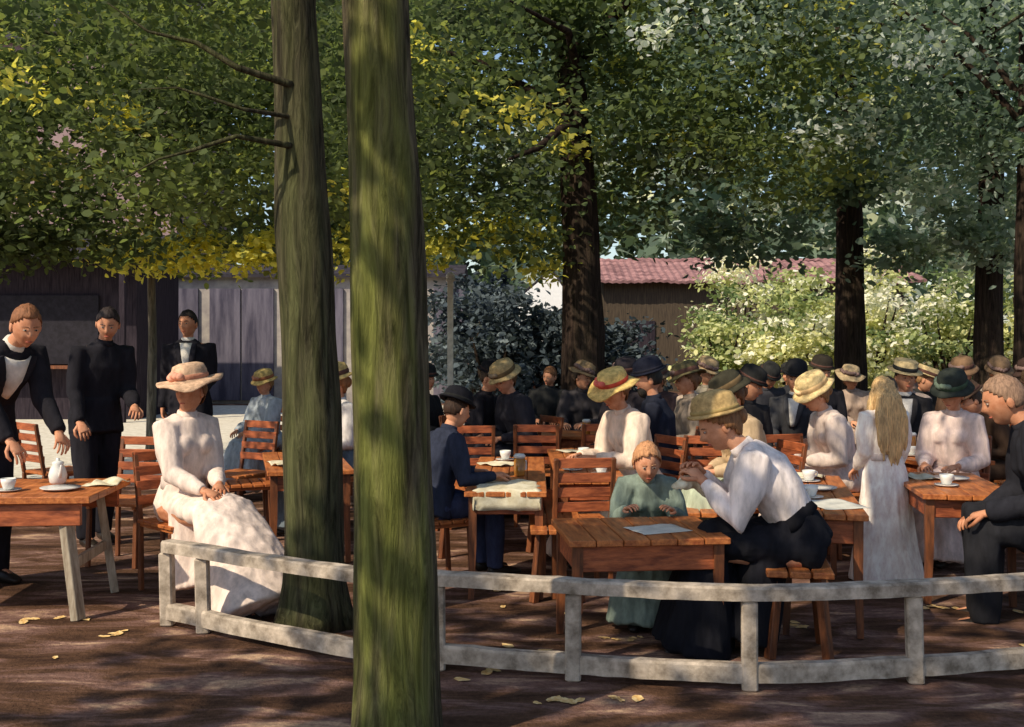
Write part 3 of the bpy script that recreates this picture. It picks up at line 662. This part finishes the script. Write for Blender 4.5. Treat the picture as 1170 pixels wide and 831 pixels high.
for side in(0,1):
    o0=len(v)
    for i in range(nx*2+1):
        for j in range(ny+1):
            x=-4.7+9.4*i/(nx*2); q=j/ny; yy=(-.45+2.45*q) if side==0 else (4.45-2.45*q)
            v.append((x,yy,3.1+.7*q+.03*(i%2)+.02*(1-(q*ny)%1)+.06*noise.noise(Vector((x*1.2,q*3,side)))))
    for i in range(nx*2):
        for j in range(ny):
            a=o0+i*(ny+1)+j; f.append((a,a+ny+1,a+ny+2,a+1))
b.add(v,f); ro=obj('roof',b.mesh('roof',REDT,False),hs_); ro.modifiers.new('s','SOLIDIFY').thickness=.08
for x in(1.4,3.2):
    w=obj('window',None,hs_); b=Buf(); b.box((x,-.015,1.8),(.8,.03,1.1)); obj('pane',b.mesh('pane',GLZ,False),w)
    b=Buf()
    for dx in(-.42,0,.42): b.box((x+dx,-.03,1.8),(.06,.05,1.2))
    for dz in(-.58,.58): b.box((x,-.031,1.8+dz),(.9,.045,.06))
    obj('frame',b.mesh('frame',WOODL,False),w)
b=Buf(); b.box((-3.3,-.02,1.0),(.9,.05,2.0)); obj('door',b.mesh('door',BRK,False),hs_)
sh=thing('sky_gap_shed','small white gabled shed standing in for a bright sky gap','shed',(.85,29,0))
b=Buf(); b.add([(-.75,0,0),(.75,0,0),(.75,0,2.5),(.2,0,3.3),(-.75,0,2.5),(-.75,2.5,0),(.75,2.5,0),(.75,2.5,2.5),(.2,2.5,3.3),(-.75,2.5,2.5)],[(0,1,2,3,4),(6,5,9,8,7),(1,6,7,2),(5,0,4,9)]); obj('wall',b.mesh('wall',mat('sky_gap_white',(.9,.9,.9),var=.05),False),sh)  # white gable stands in for a bright gap of sky
b=Buf(); b.beam((-.95,1.25,2.38),(.22,1.25,3.37),2.5,.05); b.beam((.9,1.25,2.4),(.18,1.25,3.37),2.5,.05); obj('roof',b.mesh('roof',SLATE,False),sh)
b=Buf(); b.box((0,-.02,.7),(.6,.04,1.4)); obj('door',b.mesh('door',WOODD,False),sh)
t=thing('white_post','slim white wooden post with ball cap beside the path','post',(-.8,14.2,0))
b=Buf(); b.box((0,0,1.15),(.075,.075,2.3)); obj('shaft',b.mesh('shaft',WHITE,False),t)
b=Buf(); b.ell((0,0,2.36),(.06,.06,.06)); b.box((0,0,2.31),(.11,.11,.03)); obj('cap',b.mesh('cap',WHITE),t)

# ------------------------------------------------------------------ fence
fp=[(-1.90,6.03),(-.79,5.33),(-.355,5.23),(.284,5.07),(1.07,4.93),(1.85,5.03),(2.5,5.19),(3.35,5.46)]
fn=thing('low_fence','low weathered grey-white wooden rail fence curving past the tables','fence')
FH=.47
def crv(i,t):
    p=[Vector((*fp[max(0,min(len(fp)-1,i+k))],0)) for k in(-1,0,1,2)]
    return .5*((2*p[1])+(-p[0]+p[2])*t+(2*p[0]-5*p[1]+4*p[2]-p[3])*t*t+(-p[0]+3*p[1]-3*p[2]+p[3])*t**3)
for zc,w,h,nm in[(FH-.03,.09,.062,'top_rail'),(.08,.055,.085,'bottom_rail')]:
    pts=[crv(i,k/10) for i in range(len(fp)-1) for k in range(10)]+[Vector((*fp[-1],0))]
    b=Buf(); v=[];f=[]
    for i,p in enumerate(pts):
        tg=(pts[min(i+1,len(pts)-1)]-pts[max(0,i-1)]).normalized(); n_=Vector((-tg.y,tg.x,0)); wob=.005*noise.noise(Vector((i*.3,zc*9,0))); ww=w*(1+.1*noise.noise(Vector((i*.5,3,zc))))
        for a,c in((-1,-1),(1,-1),(1,.7),(.8,1),(-.8,1),(-1,.7)): v.append(p+n_*a*ww/2+Vector((0,0,zc+c*h/2*(1+.12*noise.noise(Vector((i*.7,c,zc*5))))+wob)))
    for i in range(len(pts)-1):
        for j in range(6): f.append((i*6+j,i*6+(j+1)%6,(i+1)*6+(j+1)%6,(i+1)*6+j))
    f.append((5,4,3,2,1,0)); f.append(tuple((len(pts)-1)*6+j for j in range(6)))
    b.add(v,f); obj(nm,b.mesh(nm,FENCE,False),fn)
for i,(x,y) in enumerate(fp):
    if i==1: x,y=-1.66,5.875
    b=Buf(); a=Matrix.Rotation(random.uniform(-.15,.15),3,'Z')@Matrix.Rotation(random.uniform(-.03,.03),3,'Y'); b.box((x,y,FH/2-.033),(.072,.067,FH-.066),a,.008)
    obj('post',b.mesh('post',FENCE,False),fn)

# ------------------------------------------------------------------ tables etc
TH=.66
make_trestle(-3.0,6.45,.06,1.25,.8,.70,'reddish wooden table on pale trestle legs with coffee things')
make_table(-1.55,8.2,.25,.6,1.3,TH,'brown plank table beside the woman in white')
make_table(-1.75,10.3,.2,.6,1.2,TH,'brown plank table near the sunny path')
make_table(.64,5.62,.10,.80,.66,.61,'small reddish-brown table behind the low fence',ah=.13)
make_table(1.80,6.55,-.2,.46,1.65,TH,'long orange-brown plank table beside the girl in pink',ah=.13)
make_table(-.02,7.5,-.02,.5,1.9,TH,'long orange-brown plank table with a pale cloth')
make_table(.52,8.1,.0,.46,2.0,TH,'long red-brown plank table with coffee cups')
make_table(-.15,10.9,.5,.7,1.3,TH,'reddish plank table with guests in black')
make_table(.75,10.4,1.2,.6,1.2,TH,'reddish plank table beneath the dark tree')
make_table(2.78,6.95,-.15,.56,1.1,TH,'orange-brown plank table before the old man')
make_table(3.2,8.7,.2,.6,1.2,TH,'orange-brown plank table among the crowd')
make_table(2.15,9.3,.1,.6,1.3,TH,'brown plank table among the crowd')
make_bench(.27,7.3,.0,1.7,'narrow brown wooden bench between two long tables')
make_bench(-.42,8.4,.1,1.3,'narrow brown wooden bench beside a long table')
make_bench(1.33,7.6,-.1,1.1,'brown wooden bench beside the plank table')
make_bench(3.9,7.4,0,1.4,'brown wooden bench beside the plank table')
make_bench(1.44,5.54,RAD(-10),.5,'short reddish wooden bench under the bending woman')
make_bench(3.06,6.03,RAD(-22),.6,'short dark wooden bench under the old man')
make_bench(.80,6.36,RAD(90),.4,'low wooden stool under the small child',zs=.78)
for (x,y,h) in[(-.95,9.2,-80),(-2.3,9.2,150),(4.3,9.3,90),(1.6,10.8,180),(-3.9,9.4,-40),(-2.72,7.7,170),(.40,6.85,8),(.22,9.3,-4),(.72,9.4,10),(-.35,9.2,5),(1.5,8.3,-10),(2.1,7.9,200),(-2.1,8.6,-70),(3.75,8.2,60)]:
    make_chair(x,y,h,'empty brown slatted wooden garden chair')
for (x,y,z) in[(-2.9,6.3,.7),(.42,7.6,TH),(.55,8.4,TH),(1.72,6.3,TH),(1.9,7.0,TH),(2.7,6.8,TH),(-1.5,8.0,TH),(.6,7.35,TH),(-.05,8.2,TH),(2.2,9.0,TH),(3.1,8.5,TH),(-1.75,10.1,TH)]: cup(x,y,z)
for (x,y,z) in[(-2.62,6.35,.7),(.5,7.85,TH),(1.86,6.65,TH),(2.85,7.1,TH),(-1.6,8.4,TH),(.1,11.0,TH)]: plate(x,y,z)
for (x,y,z) in[(-.1,10.7,TH),(.7,10.3,TH),(.9,10.5,TH),(2.1,9.5,TH),(3.25,8.9,TH),(.05,7.3,TH)]: mug(x,y,z)
jug(-2.74,6.6,.7,'white china coffee pot standing on the red table')
sheet('newspaper','folded pale newspaper lying on the small table','paper',.74,5.56,.611,.28,.22,.4,PAPER,.01)
sheet('newspaper','pale open paper lying on the long table','paper',1.78,6.05,TH+.001,.26,.34,.2,PAPER,.012,sd=3)
CL=mat('cream_cloth',(.5,.43,.28),(.78,.72,.55),scale=12,bump=.4)
sheet('tablecloth','cream cloth thrown over the end of the table','cloth',-.03,6.78,TH+.002,.62,.66,.0,CL,.03,.12,sd=5)
for (x,y,s) in[(.5,8.8,9),(-1.62,7.9,2),(3.05,9.0,6),(1.95,7.2,4),(-.1,7.9,8),(2.7,7.2,3),(-2.45,6.6,5)]:
    sheet('napkin','crumpled white napkin on the plank table','cloth',x,y,(TH if x>-2 else .7)+.001,.24,.2,s*.3,CL,.05,sd=s,group='napkins')

FL=mat('sun_fleck',(.65,.36,.10),(.9,.68,.34),scale=30,rough=.7)  # small scraps that stand in for orange spots of sunlight on the earth
for (x,y,n,r) in[(-2.55,6.15,8,.11),(-2.1,5.85,5,.05),(.19,4.78,8,.08),(.45,4.8,5,.06),(1.45,5.95,10,.12),(.6,5.75,5,.07),(-.2,5.15,3,.1),(-.85,5.6,4,.08),(2.5,6.4,5,.08),(0,6,20,1.6)]:
    for i in range(n):
        px,py=x+random.gauss(0,r),y+random.gauss(0,r*.4); b=Buf(); s=random.uniform(.016,.034)
        pts=[]
        for a in range(12):
            an_=a*math.pi/6; rr=s*(1.3 if a==0 else 1)*random.uniform(.85,1.1); pts.append((rr*math.cos(an_)*1.3,rr*math.sin(an_)*.85,.002+.005*random.random()))
        b.add([(0,0,.003)]+pts,[(0,1+a,1+(a+1)%12) for a in range(12)])
        thing('sun_fleck','yellow-orange painted sunlight leaf lying on the bare earth','fleck',(px,py,.002),random.random()*6,b.mesh('sun_fleck',FL,False),'painted sun flecks')

# ------------------------------------------------------------------ PEOPLE
BLK=(.018,.017,.022); NAVY=(.028,.033,.055); PINK=(.92,.78,.72)
N1=.010
person('man in dark suit and white shirt bending over the coffee table',-3.40,7.02,240,'stand',1.12,False,38,-20,6,hl=(-.10,.60,.76),hr=(.16,.56,.70),top=BLK,shirt=True,shw=1.45,hair=(.24,.10,.045),vox=N1,roll=0)
person('waiter in long black coat standing beside the tables',-3.2,8.4,222,'stand',1.06,False,12,-25,20,hl=(-.16,.32,1.0),hr=(.2,.24,.9),top=BLK,hair=(.03,.02,.02),stride=.1)
person('waiter in black tailcoat and white shirt front with dark hair',-3.0,10.2,185,'stand',1.06,False,1,-15,5,top=BLK,shirt=True,hair=(.02,.015,.015),hl=(-.12,.22,1.02),hr=(.24,.02,.80),roll=2)
person('seated woman in long white dress and wide straw hat',-2.06,6.85,226,'sit',1.05,True,6,-62,4,hl=(-.04,.34,.68),hr=(.08,.38,.66),top=(.76,.62,.54),hat='wide',hatc=(.58,.38,.25),band=(.5,.22,.14),hair=(.16,.07,.03),vox=N1,chair='pale wooden garden chair under the woman in white',legs=.80,wr=.007,slim=.88,tilt=8,roll=0,puff=.022,hs=.95)
person('small girl in white and blue dress with straw hat',-2.45,11,150,'sit',.86,True,6,0,5,top=(.42,.47,.52),hat='medium',hatc=(.55,.4,.15),band=(.3,.12,.06),hair=(.3,.15,.05),chair=True)
person('woman in white blouse and straw hat partly behind a tree',-1.38,9.1,120,'sit',.98,True,8,0,5,top=(.6,.57,.55),bot=(.14,.17,.2),hat='medium',hair=(.3,.13,.05),chair=True)
person('boy in navy jacket and black cap sitting sideways',-.50,6.95,-62,'sit',.9,False,18,10,8,hl=(-.05,.36,.74),hr=(.22,.38,.74),top=NAVY,bot=(.04,.05,.1),hat='bowler',hatc=(.012,.012,.016),band=(.02,.02,.02),hair=(.04,.02,.012),vox=N1,chair='brown wooden garden chair under the boy in navy')
person('man in black coat and black hat seated at a table',-.33,10.1,-110,'sit',1,False,12,-10,10,top=BLK,hat='bowler',hatc=(.012,.012,.014),band=(.03,.02,.02),chair=True)
person('woman in dark dress and tall straw hat turned to her neighbour',.12,9.85,120,'sit',1.02,True,18,20,14,top=(.03,.028,.035),hat='medium',hatc=(.42,.3,.14),band=(.12,.08,.04),hair=(.14,.07,.03),chair=True)
person('woman in cream dress and yellow hat with red ribbon',.92,7.9,118,'sit',1.02,True,20,14,12,top=(.76,.60,.48),hat='wide',hatc=(.68,.47,.16),band=(.5,.07,.04),hair=(.2,.08,.03),hl=(-.1,.44,.74),hr=(.1,.44,.74),vox=.012,chair=True,tilt=6,hs=.9)
person('man in blue-black coat and dark cap',1.2,8.75,80,'sit',1.05,False,8,10,6,top=(.022,.025,.04),hat='bowler',hatc=(.015,.017,.03),band=(.02,.02,.03),chair=True,beard=True,hair=(.03,.025,.02))
person('woman in black dress with dark hat',1.05,10.2,150,'sit',1.0,True,5,0,5,top=(.03,.025,.03),hat='medium',hatc=(.03,.025,.03),hair=(.08,.04,.02),chair=True)
person('woman in white blouse and black skirt bending over her needlework',1.46,5.55,82,'sit',1.06,True,36,12,12,hl=(-.07,.46,.84),hr=(.07,.46,.86),top=(.80,.70,.66),bot=(.012,.012,.016),hat='bowler',hatc=(.46,.31,.13),band=(.35,.25,.1),hair=(.24,.11,.045),vox=.009,wr=.012,puff=.028,tilt=24,roll=0,hatr=1,hs=.8)
person('small child in grey-green dress leaning on the table',.80,6.34,172,'sit',.78,True,30,10,6,hl=(-.16,.42,.82),hr=(.16,.42,.82),top=(.20,.25,.21),hair=(.55,.27,.13),vox=.011,seat=.351,hk=1.18)
person('woman in beige blouse and pale green skirt with dark hat',1.68,7.55,105,'sit',.98,True,16,6,14,top=(.50,.36,.22),bot=(.42,.47,.35),hat='medium',hatc=(.05,.045,.03),band=(.15,.1,.05),hair=(.12,.05,.02),chair=True)
person('man in grey-black suit and dark hat with white collar',2.5,9.75,160,'sit',1.0,False,4,0,8,top=(.045,.045,.05),shirt=True,hat='bowler',hatc=(.02,.02,.022),band=(.02,.02,.02),chair=True)
person('man in black coat and soft dark hat',3.05,10.8,190,'sit',1.02,False,4,0,5,top=BLK,hat='bowler',hatc=(.03,.025,.02),chair=True)
person('woman in white dress and pale yellow hat leaning to the table',2.48,8.15,95,'sit',.98,True,22,6,14,top=(.74,.60,.52),hat='medium',hatc=(.7,.52,.25),band=(.6,.4,.2),hair=(.3,.15,.06),chair=True)
person('girl in pale pink dress with very long blonde hair',2.42,7.1,12,'stand',.765,True,3,0,4,top=PINK,hairstyle='long',hair=(.60,.39,.18),vox=.011,hl=(-.16,.2,.94),hr=(.2,.18,.9),puff=.04,wr=.009,roll=0)
person('man in dark suit and straw boater',3.4,9.5,170,'sit',1.02,False,4,10,5,top=(.03,.028,.03),shirt=True,hat='boater',hatc=(.5,.38,.2),band=(.03,.03,.03),chair=True)
person('woman in pinkish white dress and dark flowered hat',3.2,7.95,140,'sit',.97,True,12,0,12,top=(.72,.56,.5),hat='medium',hatc=(.03,.035,.03),band=(.05,.08,.05),hair=(.12,.05,.02),chair=True)
person('old man in heavy black overcoat sitting bent forward',3.15,6.05,70,'sit',1.16,False,32,10,6,hl=(-.2,.42,.60),hr=(.1,.45,.56),top=(.02,.02,.026),bot=(.02,.02,.024),hair=(.28,.17,.11),vox=.011,wr=.022,roll=0,bulk=.035)
person('woman in brown dress with brown hat',4.35,10.6,150,'sit',1.0,True,4,0,5,top=(.14,.08,.05),hat='medium',hatc=(.2,.12,.07),chair=True)
person('woman in grey-green dress with a small dark hat',4.9,10.2,120,'sit',1.0,True,4,0,5,top=(.1,.1,.08),hat='medium',hatc=(.05,.03,.025),chair=True)
for i,(x,y,h,fem,tp,ht,hcol) in enumerate([(2.1,11.5,170,True,(.3,.26,.2),'medium',(.35,.25,.14)),(2.75,12.2,190,False,(.05,.05,.06),'bowler',(.03,.03,.03)),(1.55,11.3,150,True,(.08,.05,.05),'medium',(.1,.08,.06)),
        (3.8,12,160,True,(.4,.3,.24),'wide',(.4,.3,.18)),(4.2,11.6,200,False,(.03,.03,.03),'boater',(.5,.38,.2)),(1.9,8.9,200,False,(.03,.028,.03),'bowler',(.02,.02,.02)),(4.0,8.9,110,False,(.05,.03,.02),'bowler',(.1,.06,.04)),(5.2,11.8,150,True,(.5,.4,.33),'medium',(.2,.13,.08)),(.75,11.6,170,True,(.05,.045,.05),'medium',(.25,.17,.09)),
        (3.3,12.6,170,False,(.03,.03,.035),'bowler',(.03,.03,.03)),(-.9,10.6,-120,False,(.02,.02,.022),'bowler',(.02,.02,.02)),(.35,12.3,190,False,(.03,.03,.03),None,(.03,.03,.03)),(4.7,12.9,190,True,(.3,.2,.16),None,(.3,.2,.1)),(1.55,9.5,100,True,(.25,.2,.16),'medium',(.12,.1,.05)),
        (2.95,9.0,-100,False,(.04,.035,.03),None,(.1,.1,.1)),(3.75,10.3,140,True,(.42,.33,.28),None,(.1,.1,.1)),(1.95,10.3,120,True,(.5,.4,.33),'bowler',(.42,.3,.15)),(4.6,9.4,120,False,(.03,.03,.03),'bowler',(.08,.05,.03))]):
    person('%s guest seated far off %s'%('dark-coated' if max(tp)<.12 else 'pale-dressed','with bare head' if not ht else ('with a straw hat' if max(hcol)>.2 else 'with a dark hat')),x+random.uniform(-.08,.08),y,h,'sit',random.uniform(.9,1.03),fem,random.uniform(4,30),random.uniform(-60,60),random.uniform(0,22),roll=random.uniform(-14,14),top=tp,hat=ht,hatc=hcol,vox=.018,chair=True,group='guests at the far tables',hair=random.choice([(.06,.035,.02),(.2,.09,.04),(.3,.16,.07)]))

b=Buf(); b.tube([(.0,0,0),(.05,.03,.015),(.11,.03,.0),(.15,0,-.06)],[(.05,.02),(.06,.03),(.05,.02),(.03,.012)],(0,1,0),12)
thing('needlework','crumpled white needlework held by the bending woman','cloth',(.85,5.6,.83),.2,remesh(b,'needlework',CL,.009,.014,1,(20,20,20)))

# ------------------------------------------------------------------ light, camera
w=bpy.data.worlds.new('World'); bpy.context.scene.world=w; w.use_nodes=True
N=w.node_tree.nodes; L=w.node_tree.links
EL=42
sky=N.new('ShaderNodeTexSky'); sky.sky_type='NISHITA'; sky.sun_disc=False; sky.sun_elevation=RAD(EL)
sd=Vector((-.74,-.67,0)).normalized()
sky.sun_rotation=math.atan2(sd.x,sd.y)
L.new(sky.outputs[0],N['Background'].inputs[0]); N['Background'].inputs[1].default_value=.15
su=bpy.data.lights.new('sun','SUN'); su.energy=4.8; su.angle=RAD(.7); su.color=(1,.87,.66)
so=bpy.data.objects.new('sun',su); C.objects.link(so)
dv=Vector((sd.x*math.cos(RAD(EL)),sd.y*math.cos(RAD(EL)),math.sin(RAD(EL))))
so.rotation_euler=dv.to_track_quat('Z','Y').to_euler(); so.location=(-8,-5,12)
cam=bpy.data.cameras.new('camera'); co=bpy.data.objects.new('camera',cam); C.objects.link(co)
co.location=(0,0,1.6); co.rotation_euler=(RAD(90),0,0); cam.sensor_width=36; cam.lens=38.46; cam.shift_y=-32.5/1170; cam.clip_end=500
bpy.context.scene.camera=co
sc=bpy.context.scene; sc.view_settings.view_transform='Standard'; sc.view_settings.look='None'; sc.view_settings.exposure=0
print('polys',sum(len(m.polygons) for m in bpy.data.meshes))
